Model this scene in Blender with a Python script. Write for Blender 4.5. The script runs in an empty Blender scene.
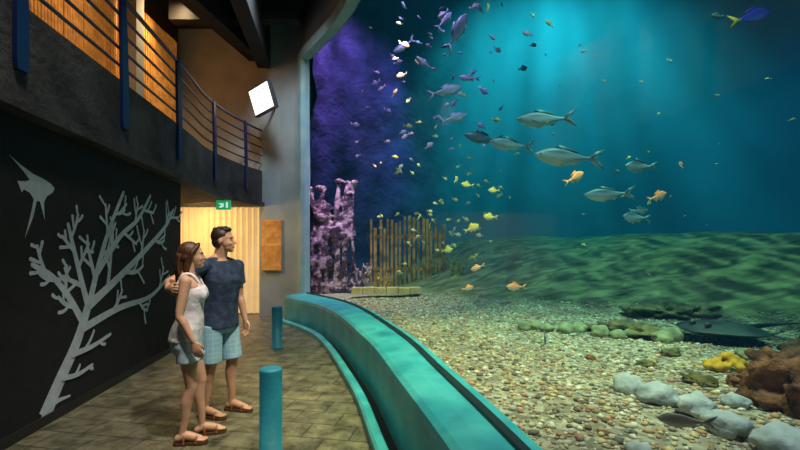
import bpy, bmesh, math, random
import numpy as np
from mathutils import Vector, Matrix, noise
random.seed(7)
rng=np.random.default_rng(5)
scene=bpy.context.scene
try: scene.view_settings.view_transform='Standard'
except Exception: pass
COL=scene.collection
# ------------------------------------------------------------------ materials
def new_mat(name):
    m=bpy.data.materials.new(name); m.use_nodes=True
    nt=m.node_tree; b=nt.nodes.get('Principled BSDF'); return m,nt,b
def mat(name,c1,c2=None,scale=5,rough=.6,metal=0,bump=0,bscale=None,emit=None,estr=0,detail=5,dist=.02,contrast=(.35,.65),stretch=None):
    m,nt,b=new_mat(name); N=nt.nodes; L=nt.links
    b.inputs['Roughness'].default_value=rough; b.inputs['Metallic'].default_value=metal
    b.inputs['Base Color'].default_value=(*c1,1)
    tc=N.new('ShaderNodeTexCoord'); src=tc.outputs['Object']
    if stretch:
        mp=N.new('ShaderNodeMapping'); mp.inputs['Scale'].default_value=stretch; L.new(src,mp.inputs['Vector']); src=mp.outputs['Vector']
    if c2 is not None:
        n=N.new('ShaderNodeTexNoise'); n.inputs['Scale'].default_value=scale; n.inputs['Detail'].default_value=detail
        L.new(src,n.inputs['Vector'])
        r=N.new('ShaderNodeValToRGB'); r.color_ramp.elements[0].position=contrast[0]; r.color_ramp.elements[1].position=contrast[1]
        r.color_ramp.elements[0].color=(*c1,1); r.color_ramp.elements[1].color=(*c2,1)
        L.new(n.outputs['Fac'],r.inputs['Fac']); L.new(r.outputs['Color'],b.inputs['Base Color'])
    if bump:
        n2=N.new('ShaderNodeTexNoise'); n2.inputs['Scale'].default_value=bscale or scale; n2.inputs['Detail'].default_value=6
        L.new(src,n2.inputs['Vector'])
        bp=N.new('ShaderNodeBump'); bp.inputs['Strength'].default_value=bump; bp.inputs['Distance'].default_value=dist
        L.new(n2.outputs['Fac'],bp.inputs['Height']); L.new(bp.outputs['Normal'],b.inputs['Normal'])
    if emit is not None:
        b.inputs['Emission Color'].default_value=(*emit,1); b.inputs['Emission Strength'].default_value=estr
    return m
# ------------------------------------------------------------------ mesh helpers
def mesh_obj(name,verts,faces,material=None,smooth=False,parent=None,recalc=False):
    me=bpy.data.meshes.new(name); me.from_pydata([tuple(v) for v in verts],[],faces); me.validate(); 
    if recalc:
        bm=bmesh.new(); bm.from_mesh(me); bmesh.ops.recalc_face_normals(bm,faces=bm.faces); bm.to_mesh(me); bm.free()
    me.update()
    o=bpy.data.objects.new(name,me); COL.objects.link(o)
    if material:
        for mm in (material if isinstance(material,(list,tuple)) else [material]): me.materials.append(mm)
    if smooth:
        me.polygons.foreach_set('use_smooth',[True]*len(me.polygons))
    if parent: o.parent=parent
    return o
def empty(name,loc=(0,0,0)):
    e=bpy.data.objects.new(name,None); e.location=loc; COL.objects.link(e); e.empty_display_size=.1; return e
class Geo:
    def __init__(s): s.v=[]; s.f=[]
    def add(s,v,f):
        o=len(s.v); s.v+= [Vector(p) for p in v]; s.f+=[tuple(i+o for i in q) for q in f]; return s
    def box(s,c,d,rot=0,mtx=None):
        M=mtx if mtx is not None else Matrix.Rotation(rot,3,'Z')
        v=[]
        for x in(-.5,.5):
            for y in(-.5,.5):
                for z in(-.5,.5): v.append(Vector(c)+M@Vector((x*d[0],y*d[1],z*d[2])))
        return s.add(v,[(0,1,3,2),(4,6,7,5),(0,4,5,1),(2,3,7,6),(0,2,6,4),(1,5,7,3)])
    def prism(s,poly,z0,z1):
        n=len(poly); v=[(p[0],p[1],z0) for p in poly]+[(p[0],p[1],z1) for p in poly]
        f=[tuple(range(n))[::-1],tuple(range(n,2*n))]+[(i,(i+1)%n,n+(i+1)%n,n+i) for i in range(n)]
        return s.add(v,f)
    def rings(s,R,cap=True,closed=True):
        n=len(R[0]); v=[p for r in R for p in r]; f=[]
        for i in range(len(R)-1):
            for j in range(n if closed else n-1):
                f.append((i*n+j,i*n+(j+1)%n,(i+1)*n+(j+1)%n,(i+1)*n+j))
        if cap: f.append(tuple(range(n))[::-1]); f.append(tuple((len(R)-1)*n+j for j in range(n)))
        return s.add(v,f)
    def tube(s,pts,rad,n=12,flat=1.0,up=(0,0,1),sub=4,endcap=True):
        P=[Vector(p) for p in pts]
        if sub>1 and len(P)>2:
            P2=catmull(P,sub); R2=[]
            for i in range(len(P)-1):
                for k in range(sub): R2.append(rad[i]+(rad[i+1]-rad[i])*k/sub)
            R2.append(rad[-1]); P=P2; rad=R2
        T=[]
        for i in range(len(P)):
            a=P[max(0,i-1)]; b=P[min(len(P)-1,i+1)]; T.append((b-a).normalized())
        cen=[];rr=[];tt=[]
        if endcap:
            for a in (80,55,28):
                cen.append(P[0]-T[0]*rad[0]*math.sin(math.radians(a))); rr.append(rad[0]*math.cos(math.radians(a))); tt.append(T[0])
        cen+=P; rr+=list(rad); tt+=T
        if endcap:
            for a in (28,55,80):
                cen.append(P[-1]+T[-1]*rad[-1]*math.sin(math.radians(a))); rr.append(rad[-1]*math.cos(math.radians(a))); tt.append(T[-1])
        U=Vector(up); R=[]
        for c,r,t in zip(cen,rr,tt):
            a=U-t*U.dot(t)
            if a.length<.05: a=Vector((1,0,0))-t*t.x
            if a.length<.05: a=Vector((0,1,0))
            a.normalize(); b=t.cross(a); U=a
            R.append([c+(a*math.cos(2*math.pi*k/n)*flat+b*math.sin(2*math.pi*k/n))*r for k in range(n)])
        return s.rings(R)
    def ell(s,c,r,rot=None,n=14,m=9):
        M=rot if rot is not None else Matrix.Identity(3)
        R=[]
        for i in range(m):
            a=-math.pi/2+ (i+.35)/(m-.3)*math.pi
            R.append([Vector(c)+M@Vector((r[0]*math.cos(a)*math.cos(2*math.pi*k/n),r[1]*math.cos(a)*math.sin(2*math.pi*k/n),r[2]*math.sin(a))) for k in range(n)])
        return s.rings(R)
    def xf(s,fn): s.v=[Vector(fn(p)) for p in s.v]; return s
    def obj(s,name,m=None,smooth=False,parent=None,recalc=True): return mesh_obj(name,s.v,s.f,m,smooth,parent,recalc)
def catmull(P,sub):
    P=[Vector(p) for p in P]; out=[]
    for i in range(len(P)-1):
        p0=P[i-1] if i>0 else P[i]*2-P[i+1]; p1=P[i]; p2=P[i+1]; p3=P[i+2] if i+2<len(P) else P[i+1]*2-P[i]
        for k in range(sub):
            t=k/sub
            out.append(.5*((2*p1)+(p2-p0)*t+(2*p0-5*p1+4*p2-p3)*t*t+(3*p1-p0-3*p2+p3)*t**3))
    out.append(P[-1]); return out
def remesh(geo,name,m,voxel,smooth=4,parent=None):
    o=geo.obj(name+'_src',None); 
    r=o.modifiers.new('r','REMESH'); r.mode='VOXEL'; r.voxel_size=voxel; r.use_smooth_shade=True
    if smooth:
        s=o.modifiers.new('s','SMOOTH'); s.iterations=smooth; s.factor=.5
    dg=bpy.context.evaluated_depsgraph_get()
    me=bpy.data.meshes.new_from_object(o.evaluated_get(dg)); bpy.data.objects.remove(o)
    me.materials.clear(); me.materials.append(m); me.name=name
    me.polygons.foreach_set('use_smooth',[True]*len(me.polygons))
    n=bpy.data.objects.new(name,me); COL.objects.link(n)
    if parent: n.parent=parent
    return n
# ------------------------------------------------------------------ plan curves
GC=catmull([(.58,-2.5,0),(.74,-1,0),(.78,0,0),(.73,1.1,0),(.60,2.06,0),(.34,3.4,0),(-.03,5.1,0),(-.94,7.9,0),(-2.19,9.9,0)],8)
NG=len(GC)
BC=catmull([(9,-4,0),(12,1,0),(13.2,6,0),(11.5,11,0),(6.5,14,0),(0,14.8,0),(-3.6,13.6,0)],12)
def offset(curve,fn):
    out=[]
    n=len(curve)
    for i,p in enumerate(curve):
        t=(curve[min(n-1,i+1)]-curve[max(0,i-1)]).normalized(); nn=Vector((-t.y,t.x,0))  # toward visitors
        out.append(p+nn*fn(i/(n-1)))
    return out
def resample(curve,n):
    return [ (lambda a,i: curve[i].lerp(curve[min(i+1,len(curve)-1)],a-i))(k/(n-1)*(len(curve)-1),min(int(k/(n-1)*(len(curve)-1)),len(curve)-1)) for k in range(n)]
def sweep(geo,curve,profile):
    R=[]; n=len(curve)
    for i,p in enumerate(curve):
        s=i/(n-1)
        t=(curve[min(n-1,i+1)]-curve[max(0,i-1)]).normalized(); nn=Vector((-t.y,t.x,0))
        R.append([p+nn*o+Vector((0,0,z)) for o,z in profile(s)])
    return geo.rings(R)
# ------------------------------------------------------------------ floor
m,nt,b=new_mat('stone_tiles'); N=nt.nodes;L=nt.links
tc=N.new('ShaderNodeTexCoord'); mp=N.new('ShaderNodeMapping'); mp.inputs['Rotation'].default_value=(0,0,.18); L.new(tc.outputs['Object'],mp.inputs['Vector'])
br=N.new('ShaderNodeTexBrick'); br.inputs['Scale'].default_value=1.0; br.inputs['Brick Width'].default_value=.42; br.inputs['Row Height'].default_value=.28
br.inputs['Mortar Size'].default_value=.007; br.inputs['Color1'].default_value=(.20,.185,.11,1); br.inputs['Color2'].default_value=(.145,.14,.09,1); br.inputs['Mortar'].default_value=(.055,.05,.035,1)
L.new(mp.outputs['Vector'],br.inputs['Vector'])
ns=N.new('ShaderNodeTexNoise'); ns.inputs['Scale'].default_value=5; ns.inputs['Detail'].default_value=9; ns.inputs['Roughness'].default_value=.7; L.new(tc.outputs['Object'],ns.inputs['Vector'])
nr=N.new('ShaderNodeMapRange'); nr.inputs['From Min'].default_value=.3; nr.inputs['From Max'].default_value=.7; L.new(ns.outputs['Fac'],nr.inputs['Value'])
mx=N.new('ShaderNodeMix'); mx.data_type='RGBA'; mx.blend_type='OVERLAY'; mx.inputs['Factor'].default_value=.9
L.new(br.outputs['Color'],mx.inputs['A']); L.new(nr.outputs['Result'],mx.inputs['B'])
L.new(mx.outputs['Result'],b.inputs['Base Color'])
bp=N.new('ShaderNodeBump'); bp.inputs['Strength'].default_value=.8; bp.inputs['Distance'].default_value=.05; L.new(ns.outputs['Fac'],bp.inputs['Height']); L.new(bp.outputs['Normal'],b.inputs['Normal'])
b.inputs['Roughness'].default_value=.32
M_FLOOR=m
Geo().box((-3,4,-.05),(9,16,.1)).obj('floor',M_FLOOR)
# ------------------------------------------------------------------ left wall
M_BLACK=mat('charcoal_paint',(.006,.0065,.007),(.011,.011,.0115),8,.8,bump=.3,bscale=60,dist=.005)
M_CONC=mat('rough_concrete',(.022,.021,.026),(.075,.068,.078),2.2,.85,bump=.8,bscale=14,dist=.03)
M_WHITE=mat('pale_plaster',(.42,.44,.44),(.55,.56,.55),2,.7,bump=.25,bscale=20,dist=.01)
M_SUR=mat('surround_plaster',(.28,.34,.37),(.42,.47,.48),1.2,.7,bump=.3,bscale=18,dist=.01)
M_DARK=mat('dark_ceiling',(.012,.013,.016),(.02,.02,.024),3,.8)
def WX(y): return -2.71-.134*y
def W(y,z,off=.0): return Vector((WX(y)+off*.991,y+off*.133,z))
Geo().prism([(WX(-2),-2),(WX(6.98),6.98),(WX(6.98)-.3,6.98),(WX(-2)-.3,-2)],0,2.72).obj('wall_left',M_BLACK)
Geo().prism([(WX(-2)+.02,-2),(WX(6.98)+.02,6.98),(WX(6.98)+.001,6.98),(WX(-2)+.001,-2)],0,.09).obj('baseboard_left',mat('bb',(.02,.02,.02),rough=.5))
# balcony slab with curved front edge
edge=catmull([(WX(-2)+.1,-2,0),(WX(1)+.1,1,0),(WX(4)+.1,4,0),(WX(6.9)+.1,6.9,0),(-3.74,8.2,0),(-3.66,9.4,0),(-3.42,10.42,0)],8)
def slab(geo,off,z0,z1):
    pts=[(p.x+off,p.y) for p in edge]; n=len(pts)
    v=[];f=[]
    for (x,y) in pts:
        xb=min(-5.6,x-1.9)
        v+=[(x,y,z0),(x,y,z1),(xb,y,z1),(xb,y,z0)]
    for i in range(n-1):
        for j in range(4): f.append((i*4+j,i*4+(j+1)%4,(i+1)*4+(j+1)%4,(i+1)*4+j))
    f.append((3,2,1,0)); f.append(((n-1)*4,(n-1)*4+1,(n-1)*4+2,(n-1)*4+3))
    return geo.add(v,f)
g=Geo(); slab(g,0,2.80,3.5)
g2=Geo(); slab(g2,.06,2.70,2.80)
g.add(g2.v,g2.f)
R=[]
for p in edge: R.append([(p.x+.001,p.y,3.48),(p.x+.001,p.y,3.58),(p.x-.16,p.y,3.58),(p.x-.16,p.y,3.48)])
g.rings([[Vector(q) for q in r] for r in R])
g.obj('balcony_slab',M_CONC)
# railing
rail=empty('balcony_railing')
M_STEEL=mat('brushed_steel',(.10,.12,.20),rough=.3,metal=.85)
M_BLUE=mat('blue_paint',(.010,.022,.11),rough=.35)
for k,z in enumerate((3.76,3.96,4.16,4.36,4.58)):
    Geo().tube([(p.x-.02,p.y,z) for p in edge],[.018 if k<4 else .028]*len(edge),n=8,sub=1).obj('rail_%d'%(k+1),M_STEEL,True,rail)
def edge_x(y):
    for a,c in zip(edge[:-1],edge[1:]):
        if a.y<=y<=c.y: return a.x+(c.x-a.x)*(y-a.y)/(c.y-a.y)
    return edge[-1].x
for k,y in enumerate((-.6,1.5,3.36,4.95,6.6,8.45,9.75)):
    x=edge_x(y)
    g=Geo(); R=[]
    for z,w,o in ((3.02,.045,.035),(3.1,.055,.035),(3.55,.055,.035),(3.65,.055,.03),(4.1,.05,.02),(4.5,.04,.01),(4.62,.03,.0)):
        R.append([Vector((x+o+.012,y-w,z)),Vector((x+o+.012,y+w,z)),Vector((x+o-.03,y+w,z)),Vector((x+o-.03,y-w,z))])
    g.rings(R).obj('post_%d'%(k+1),M_BLUE,False,rail)
# ------------------------------------------------------------------ murals (flat paint on the wall)
M_MURAL=mat('mural_paint',(.44,.52,.57),(.56,.62,.66),10,.7)
class Mural:
    def __init__(s): s.g=Geo(); s.o=.004
    def ribbon(s,pts,w):
        P=catmull([(a,b_,0) for a,b_ in pts],5) if len(pts)>2 else [Vector((a,b_,0)) for a,b_ in pts]
        n=len(P); v=[];f=[]; s.o+=.00006
        for i,p in enumerate(P):
            t=(P[min(n-1,i+1)]-P[max(0,i-1)]).normalized(); q=Vector((-t.y,t.x,0)); k=i/(n-1)
            ww=(w[0]+(w[1]-w[0])*k)/2
            v+=[W(p.x+q.x*ww,p.y+q.y*ww,s.o),W(p.x-q.x*ww,p.y-q.y*ww,s.o)]
        f=[(2*i,2*i+1,2*i+3,2*i+2) for i in range(n-1)]
        s.g.add(v,f)
        t=(P[-1]-P[-2]).normalized(); c=P[-1]; r=w[1]/2; s.o+=.00006
        s.g.add([W(c.x+math.cos(a*math.pi/5)*r,c.y+math.sin(a*math.pi/5)*r,s.o) for a in range(10)],[tuple(range(10))])
        return P
    def branch(s,pts,w,depth,twl=.3,seed=0,gap=3):
        P=s.ribbon(pts,w); n=len(P); side=1
        if depth<=0: return
        r=random.Random(seed); i=gap
        while i<n-1:
            t=(P[i]-P[i-1]).normalized(); a=math.radians(r.uniform(30,58))*side; side=-side
            d=Vector((t.x*math.cos(a)-t.y*math.sin(a),t.x*math.sin(a)+t.y*math.cos(a),0))
            ln=twl*r.uniform(.7,1.25)*(1-.45*i/n)
            e=Vector((d.x*.6,d.y*.6+.35,0)).normalized() if r.random()<.6 else d
            p=P[i]; ww=w[0]+(w[1]-w[0])*i/n
            q1=p+d*ln*.45; q2=q1+(d*.5+e*.5)*ln*.35; q3=q2+e*ln*.3
            s.branch([(p.x,p.y),(q1.x,q1.y),(q2.x,q2.y),(q3.x,q3.y)],(ww*.68,.038),depth-1,twl*.52,seed*7+i,4)
            i+=gap if depth>1 else gap+1
mu=Mural()
mu.branch([(3.80,.08),(4.0,.34),(4.26,.66),(4.46,1.02)],(.17,.12),0)
mu.ribbon([(3.78,.10),(3.95,.16),(4.15,.15)],(.07,.02)); mu.ribbon([(3.82,.12),(3.76,.05)],(.1,.03))
mu.branch([(4.36,.84),(4.13,1.13),(3.90,1.34),(3.65,1.46)],(.09,.045),2,.27,3,3)
mu.branch([(4.44,1.0),(4.30,1.35),(4.20,1.62),(4.12,1.84)],(.09,.045),2,.30,5,3)
mu.branch([(4.45,1.0),(4.64,1.45),(4.85,1.85),(5.15,2.30)],(.10,.05),2,.42,11,3)
mu.branch([(4.44,1.0),(5.05,1.27),(5.72,1.6),(6.35,1.95),(6.62,2.2)],(.11,.055),2,.5,23,3)
mu.branch([(4.33,.78),(5.05,.90),(5.85,.95),(6.5,1.2)],(.09,.05),2,.42,31,4)
mu.branch([(4.16,.55),(4.5,.56),(4.85,.62)],(.065,.04),1,.2,8,3)
mu.branch([(4.02,.36),(4.25,.33),(4.5,.36)],(.055,.04),1,.14,9,4)
mu.branch([(4.6,1.35),(5.05,1.75),(5.5,2.0),(5.85,2.35)],(.08,.05),2,.36,41,3)
mu.g.obj('coral_mural',M_MURAL,recalc=False)
af=[(3.39,2.36),(3.52,2.30),(3.66,2.25),(3.78,2.23),(3.88,2.20),(3.93,2.165),(3.90,2.12),(3.83,2.08),(3.79,2.02),(3.80,1.86),(3.765,1.95),(3.74,2.02),(3.70,2.02),(3.66,1.88),(3.56,1.68),(3.63,1.90),(3.665,2.03),(3.62,2.08),(3.55,2.10),(3.53,2.07),(3.48,2.16),(3.56,2.17),(3.62,2.19),(3.55,2.25)]
g=Geo().add([W(a,c,.005) for a,c in af],[tuple(range(len(af)))]); g.obj('angelfish_mural',M_MURAL,recalc=False)
# ------------------------------------------------------------------ back wall / upper storey
Geo().prism([(-6.4,10.6),(-3.44,10.6),(-3.44,10.75),(-6.4,10.75)],2.72,7.2).obj('wall_back',M_WHITE)
Geo().prism([(-6.55,6.9),(-6.4,6.9),(-6.4,10.75),(-6.55,10.75)],0,2.72).obj('wall_recess',M_WHITE)
Geo().prism([(-6.55,10.75),(-3.3,10.75),(-3.3,10.9),(-6.55,10.9)],0,2.72).obj('wall_doorway',M_CONC)
pier=[Vector((-2.19,9.9,0)),Vector((-2.34,10.08,0)),Vector((-2.57,10.24,0)),Vector((-2.95,10.36,0)),Vector((-3.5,10.45,0))]
pp=[(p.x,p.y) for p in pier]+[(-3.5,10.75),(-2.3,10.75),(-2.2,10.02)]
Geo().prism(pp,0,7.2).obj('wall_pier',M_SUR)
g=Geo(); sweep(g,GC,lambda s:[(-.10,6.14),(-.10,7.3),(.12,7.3),(.12,6.14)])
g.obj('wall_right',M_SUR,True)
g=Geo(); sweep(g,GC,lambda s:[(-.05,6.10),(-.05,6.32),(.14,6.34),(.18,6.28),(.15,6.10)]); 
Ge=GC[-1]; tn=(GC[-1]-GC[-2]).normalized(); nn=Vector((-tn.y,tn.x,0))
g.rings([[Ge+nn*a+tn*c+Vector((0,0,z)) for a,c in ((-.06,.0),(.06,.0),(.13,.07),(.13,.28),(-.06,.28))] for z in (.3,6.32)])
g.obj('trim_window',mat('trim_paint',(.28,.48,.53),(.40,.58,.60),3,.55))
# curtain door
M_CURT=mat('cream_curtain',(.75,.58,.30),(.85,.68,.38),3,.8,emit=(1,.68,.32),estr=.36)  # curtain's own glow stands in for warm light on the cloth
v=[];f=[]; n=220
for i in range(n):
    x=-6.3+i/(n-1)*2.82; y=10.62+.035*math.sin(i*.55)+.012*math.sin(i*1.7)
    v+=[(x,y,.02),(x,y,2.70)]
for i in range(n-1): f.append((2*i,2*i+2,2*i+3,2*i+1))
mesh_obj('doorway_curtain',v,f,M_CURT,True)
# bamboo screens on upper level
M_BAM=mat('bamboo_cane',(.50,.22,.05),(.85,.45,.12),6,.6,emit=(1,.38,.06),estr=.12)  # slight self-glow stands in for warm backlight through the canes
g=Geo(); y=-1.5
while y<10.3:
    g.box((-5.48+random.uniform(-.01,.01),y,5.1),(.03,.035,3.2))
    y+=.062
for z in (3.6,5.1,6.6): g.box((-5.52,4.4,z),(.03,11.7,.05))
g.obj('bamboo_screen',M_BAM)
Geo().prism([(-5.7,-2),(-5.6,-2),(-5.6,10.6),(-5.7,10.6)],3.5,7.2).obj('wall_upper',mat('upper_wall',(.10,.04,.012),rough=.8))
for y in (8.15,4.85):
    Geo().box((-5.15,y,5.35),(.22,.24,3.7)).box((-5.15,y,3.56),(.3,.32,.12)).obj('balcony_column',M_WHITE)
# ceiling and beams
Geo().prism([(p.x,p.y) for p in offset(GC,lambda s:.05)]+[(-2.3,10.3),(-3.2,10.7),(-6.7,10.75),(-6.7,-2.5)],7.2,7.32).obj('ceiling',M_DARK)
g=Geo()
def beam(g,a,c,w,z0,z1):
    a=Vector(a);c=Vector(c); t=(c-a).normalized(); q=Vector((-t.y,t.x))*w/2
    g.prism([a+q,c+q,c-q,a-q],z0,z1)
beam(g,(-3.35,10.35),(-2.2,3),.3,6.1,7.2)
beam(g,(-3.6,10.5),(-4.9,3),.35,6.35,7.2)
beam(g,(-5.0,9.2),(-2.2,9.2),.25,6.6,7.2)
g.obj('ceiling_beams',M_DARK)
# exit sign
ex=empty('exit_sign',(-3.78,9.0,2.58))
def child(o,e):
    o.parent=e; o.matrix_parent_inverse=Matrix.Translation(e.location).inverted(); return o
child(Geo().box((-3.78,9.0,2.575),(.30,.05,.2)).obj('housing',mat('sign_green',(.01,.30,.10),rough=.4,emit=(.02,.55,.2),estr=.5)),ex)
g=Geo().box((-3.70,8.972,2.575),(.04,.006,.12)).box((-3.82,8.972,2.60),(.10,.006,.02)).box((-3.80,8.972,2.56),(.06,.006,.06)).box((-3.84,8.972,2.53),(.05,.006,.02))
child(g.obj('pictogram',mat('sign_white',(.8,.9,.85),emit=(.8,1,.9),estr=.7)),ex)
child(Geo().box((-3.78,9.0,2.69),(.04,.03,.04)).obj('hanger',M_STEEL),ex)
# floodlight
fl=empty('floodlight',(-3.13,9.6,5.07))
Mr=Matrix.Rotation(math.radians(-34),3,'Z')@Matrix.Rotation(math.radians(14),3,'X')@Matrix.Rotation(math.radians(-8),3,'Y')
c=Vector((-3.13,9.6,5.07))
child(Geo().box(c,(.74,.10,.62),mtx=Mr).obj('housing',mat('lamp_case',(.05,.05,.06),rough=.4)),fl)
child(Geo().box(c+Mr@Vector((0,-.056,0)),(.66,.02,.54),mtx=Mr).obj('lens',mat('lamp_lens',(1,1,.9),emit=(1,.97,.84),estr=1.6)),fl)
g=Geo()
for k in (-1,0,1): g.box(c+Mr@Vector((k*.19,-.069,0)),(.010,.006,.54),mtx=Mr).box(c+Mr@Vector((0,-.069,k*.16)),(.66,.006,.010),mtx=Mr)
child(g.obj('grille',mat('lamp_grille',(.5,.5,.5),rough=.4)),fl)
child(Geo().tube([c+Vector((0,.03,0)),(-3.12,10.0,5.1),(-3.1,10.37,5.1)],[.03,.03,.03],sub=2).obj('bracket',M_STEEL),fl)
# orange reed panel on pier
g=Geo(); a=Vector((-3.40,10.38,0)); c=Vector((-2.93,10.30,0))
for i in range(14):
    p=a.lerp(c,i/13); g.box((p.x,p.y,1.74),(.026,.02,1.22),rot=-.17)
for z in (1.14,1.74,2.34): g.box(((a+c)/2).to_tuple()[:2]+(z,),(.5,.035,.04),rot=-.17)
g.obj('reed_panel',M_BAM)
# ------------------------------------------------------------------ ledge, kerb
M_TEAL=mat('turquoise_paint',(.025,.35,.45),(.07,.50,.57),3,.45,bump=.4,bscale=18,dist=.015)
M_TEAL2=mat('turquoise_side',(.010,.20,.33),(.025,.28,.38),4,.5,bump=.25,bscale=25,dist=.01)
LO=lambda s:.25+.29*s*s
g=Geo(); sweep(g,GC,lambda s:[(-.10,0),(-.10,.60),(.03,.60),(LO(s)*.5,.60),(LO(s)-.05,.575),(LO(s)-.01,.55),(LO(s),.50),(LO(s),.0)])
o=g.obj('window_ledge',M_TEAL)
g=Geo(); sweep(g,GC,lambda s:[(LO(s)+.10,.0),(LO(s)+.10,.07),(LO(s)+.12,.09),(LO(s)+.18,.09),(LO(s)+.20,.07),(LO(s)+.20,0)])
g.obj('floor_kerb',M_TEAL)
g=Geo(); sweep(g,GC,lambda s:[(LO(s)+.005,.0),(LO(s)+.005,.006),(LO(s)+.095,.006),(LO(s)+.095,0)]); g.obj('floor_gutter',mat('gutter',(.012,.015,.018),rough=.5))
# bollards
for k,(x,y) in enumerate(((-.99,3.22),(-2.01,6.87))):
    g=Geo(); R=[]
    for r,z in ((.105,0),(.105,.015),(.085,.018),(.085,.66),(.082,.675),(.07,.683),(.02,.685)):
        R.append([Vector((x+r*math.cos(a*math.pi/14),y+r*math.sin(a*math.pi/14),z)) for a in range(28)])
    g.rings(R); o=g.obj('bollard',M_TEAL2,True)
    for p in o.data.polygons: p.use_smooth=abs(p.normal.z)<.5
# ------------------------------------------------------------------ glass
m,nt,b=new_mat('acrylic_pane'); N=nt.nodes;L=nt.links; out=N['Material Output']; N.remove(b)
tr=N.new('ShaderNodeBsdfTransparent'); tr.inputs[0].default_value=(.96,.99,1,1); gl=N.new('ShaderNodeBsdfGlossy'); gl.inputs['Roughness'].default_value=.03
ms=N.new('ShaderNodeMixShader'); ms.inputs[0].default_value=.014; L.new(tr.outputs[0],ms.inputs[1]); L.new(gl.outputs[0],ms.inputs[2]); L.new(ms.outputs[0],out.inputs[0])
v=[];f=[]
for p in GC: v+=[(p.x,p.y,.605),(p.x,p.y,6.14)]
for i in range(NG-1): f.append((2*i,2*i+2,2*i+3,2*i+1))
mesh_obj('window_1',v,f,m,True)
g=Geo(); sweep(g,GC,lambda s:[(-.02,.60),(-.02,.625),(.03,.625),(.03,.60)]); g.obj('trim_gasket',mat('gasket',(.01,.02,.025),rough=.5))
# ------------------------------------------------------------------ tank
NS,NT=90,90
Gs=resample(offset(GC,lambda s:-.11),NS); Bs=resample(BC,NS)
def zf(x,y):
    d=x*.63+y*.77; t=min(1,max(0,(d-6.6)/6.2)); t=t*t*(3-2*t)
    return .47+1.55*t*min(1,max(.15,(x+1.2)/3.5))+.05*noise.noise(Vector((x*.8,y*.8,0)))+(.12*t*noise.noise(Vector((x*.5,y*1.2,4))))
v=[];f=[]
for i in range(NS):
    for j in range(NT):
        t=(j/(NT-1))**1.5; p=Gs[i].lerp(Bs[i],t); v.append((p.x,p.y,zf(p.x,p.y)))
for i in range(NS-1):
    for j in range(NT-1): f.append((i*NT+j,(i+1)*NT+j,(i+1)*NT+j+1,i*NT+j+1))
m,nt,b=new_mat('tank_sand'); N=nt.nodes;L=nt.links
tc=N.new('ShaderNodeTexCoord')
vo=N.new('ShaderNodeTexVoronoi'); vo.inputs['Scale'].default_value=26; L.new(tc.outputs['Object'],vo.inputs['Vector'])
rp=N.new('ShaderNodeValToRGB'); e=rp.color_ramp.elements; e[0].color=(.10,.08,.05,1); e[1].color=(.55,.48,.34,1)
L.new(vo.outputs['Color'],rp.inputs['Fac'])
n1=N.new('ShaderNodeTexNoise'); n1.inputs['Scale'].default_value=2.6; n1.inputs['Detail'].default_value=9; n1.inputs['Distortion'].default_value=1.0
mp=N.new('ShaderNodeMapping'); mp.inputs['Rotation'].default_value=(0,0,.5); mp.inputs['Scale'].default_value=(.8,1.5,1); L.new(tc.outputs['Object'],mp.inputs['Vector']); L.new(mp.outputs['Vector'],n1.inputs['Vector'])
r2=N.new('ShaderNodeValToRGB'); e=r2.color_ramp.elements; e[0].position=.38; e[1].position=.66; e[0].color=(.07,.072,.032,1); e[1].color=(.24,.23,.10,1)
L.new(n1.outputs['Fac'],r2.inputs['Fac'])
sx=N.new('ShaderNodeSeparateXYZ'); L.new(tc.outputs['Object'],sx.inputs[0])
mr=N.new('ShaderNodeMapRange'); mr.inputs['From Min'].default_value=.52; mr.inputs['From Max'].default_value=.66; L.new(sx.outputs['Z'],mr.inputs['Value'])
mx=N.new('ShaderNodeMix'); mx.data_type='RGBA'; L.new(mr.outputs['Result'],mx.inputs['Factor']); L.new(rp.outputs['Color'],mx.inputs['A']); L.new(r2.outputs['Color'],mx.inputs['B'])
L.new(mx.outputs['Result'],b.inputs['Base Color']); b.inputs['Roughness'].default_value=.9
bp=N.new('ShaderNodeBump'); bp.inputs['Distance'].default_value=.08; bp.inputs['Strength'].default_value=.7; L.new(n1.outputs['Fac'],bp.inputs['Height']); L.new(bp.outputs['Normal'],b.inputs['Normal'])
mesh_obj('tank_floor',v,f,m,True)
ZT=11.5
v=[];f=[]; cur=[Vector((-2.19,10.05,0))]+[p for p in reversed(BC)]+[Vector((.75,-4,0))]
for p in cur: v+=[(p.x,p.y,0),(p.x,p.y,ZT)]
for i in range(len(cur)-1): f.append((2*i,2*i+1,2*i+3,2*i+2))
M_TW=mat('tank_wall_paint',(.035,.19,.24),(.055,.25,.30),.5,.9,detail=3)
mesh_obj('tank_wall',v,f,M_TW,True)
# rock backdrop added at far left; dark-to-teal light falloff painted into its colour
m,nt,b=new_mat('rockwork_light_falloff'); N=nt.nodes;L=nt.links; b.inputs['Roughness'].default_value=.9
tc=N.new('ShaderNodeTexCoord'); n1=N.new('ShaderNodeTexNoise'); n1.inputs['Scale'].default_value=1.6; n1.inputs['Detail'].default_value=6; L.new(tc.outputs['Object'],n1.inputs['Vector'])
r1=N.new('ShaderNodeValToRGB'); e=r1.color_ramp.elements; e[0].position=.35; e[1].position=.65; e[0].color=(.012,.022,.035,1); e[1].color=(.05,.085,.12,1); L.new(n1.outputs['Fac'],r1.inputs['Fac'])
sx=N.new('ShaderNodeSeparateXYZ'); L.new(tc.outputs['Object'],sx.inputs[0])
ma=N.new('ShaderNodeMath'); ma.operation='MULTIPLY_ADD'; ma.inputs[1].default_value=2.4; L.new(n1.outputs['Fac'],ma.inputs[0]); L.new(sx.outputs['X'],ma.inputs[2])
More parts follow.
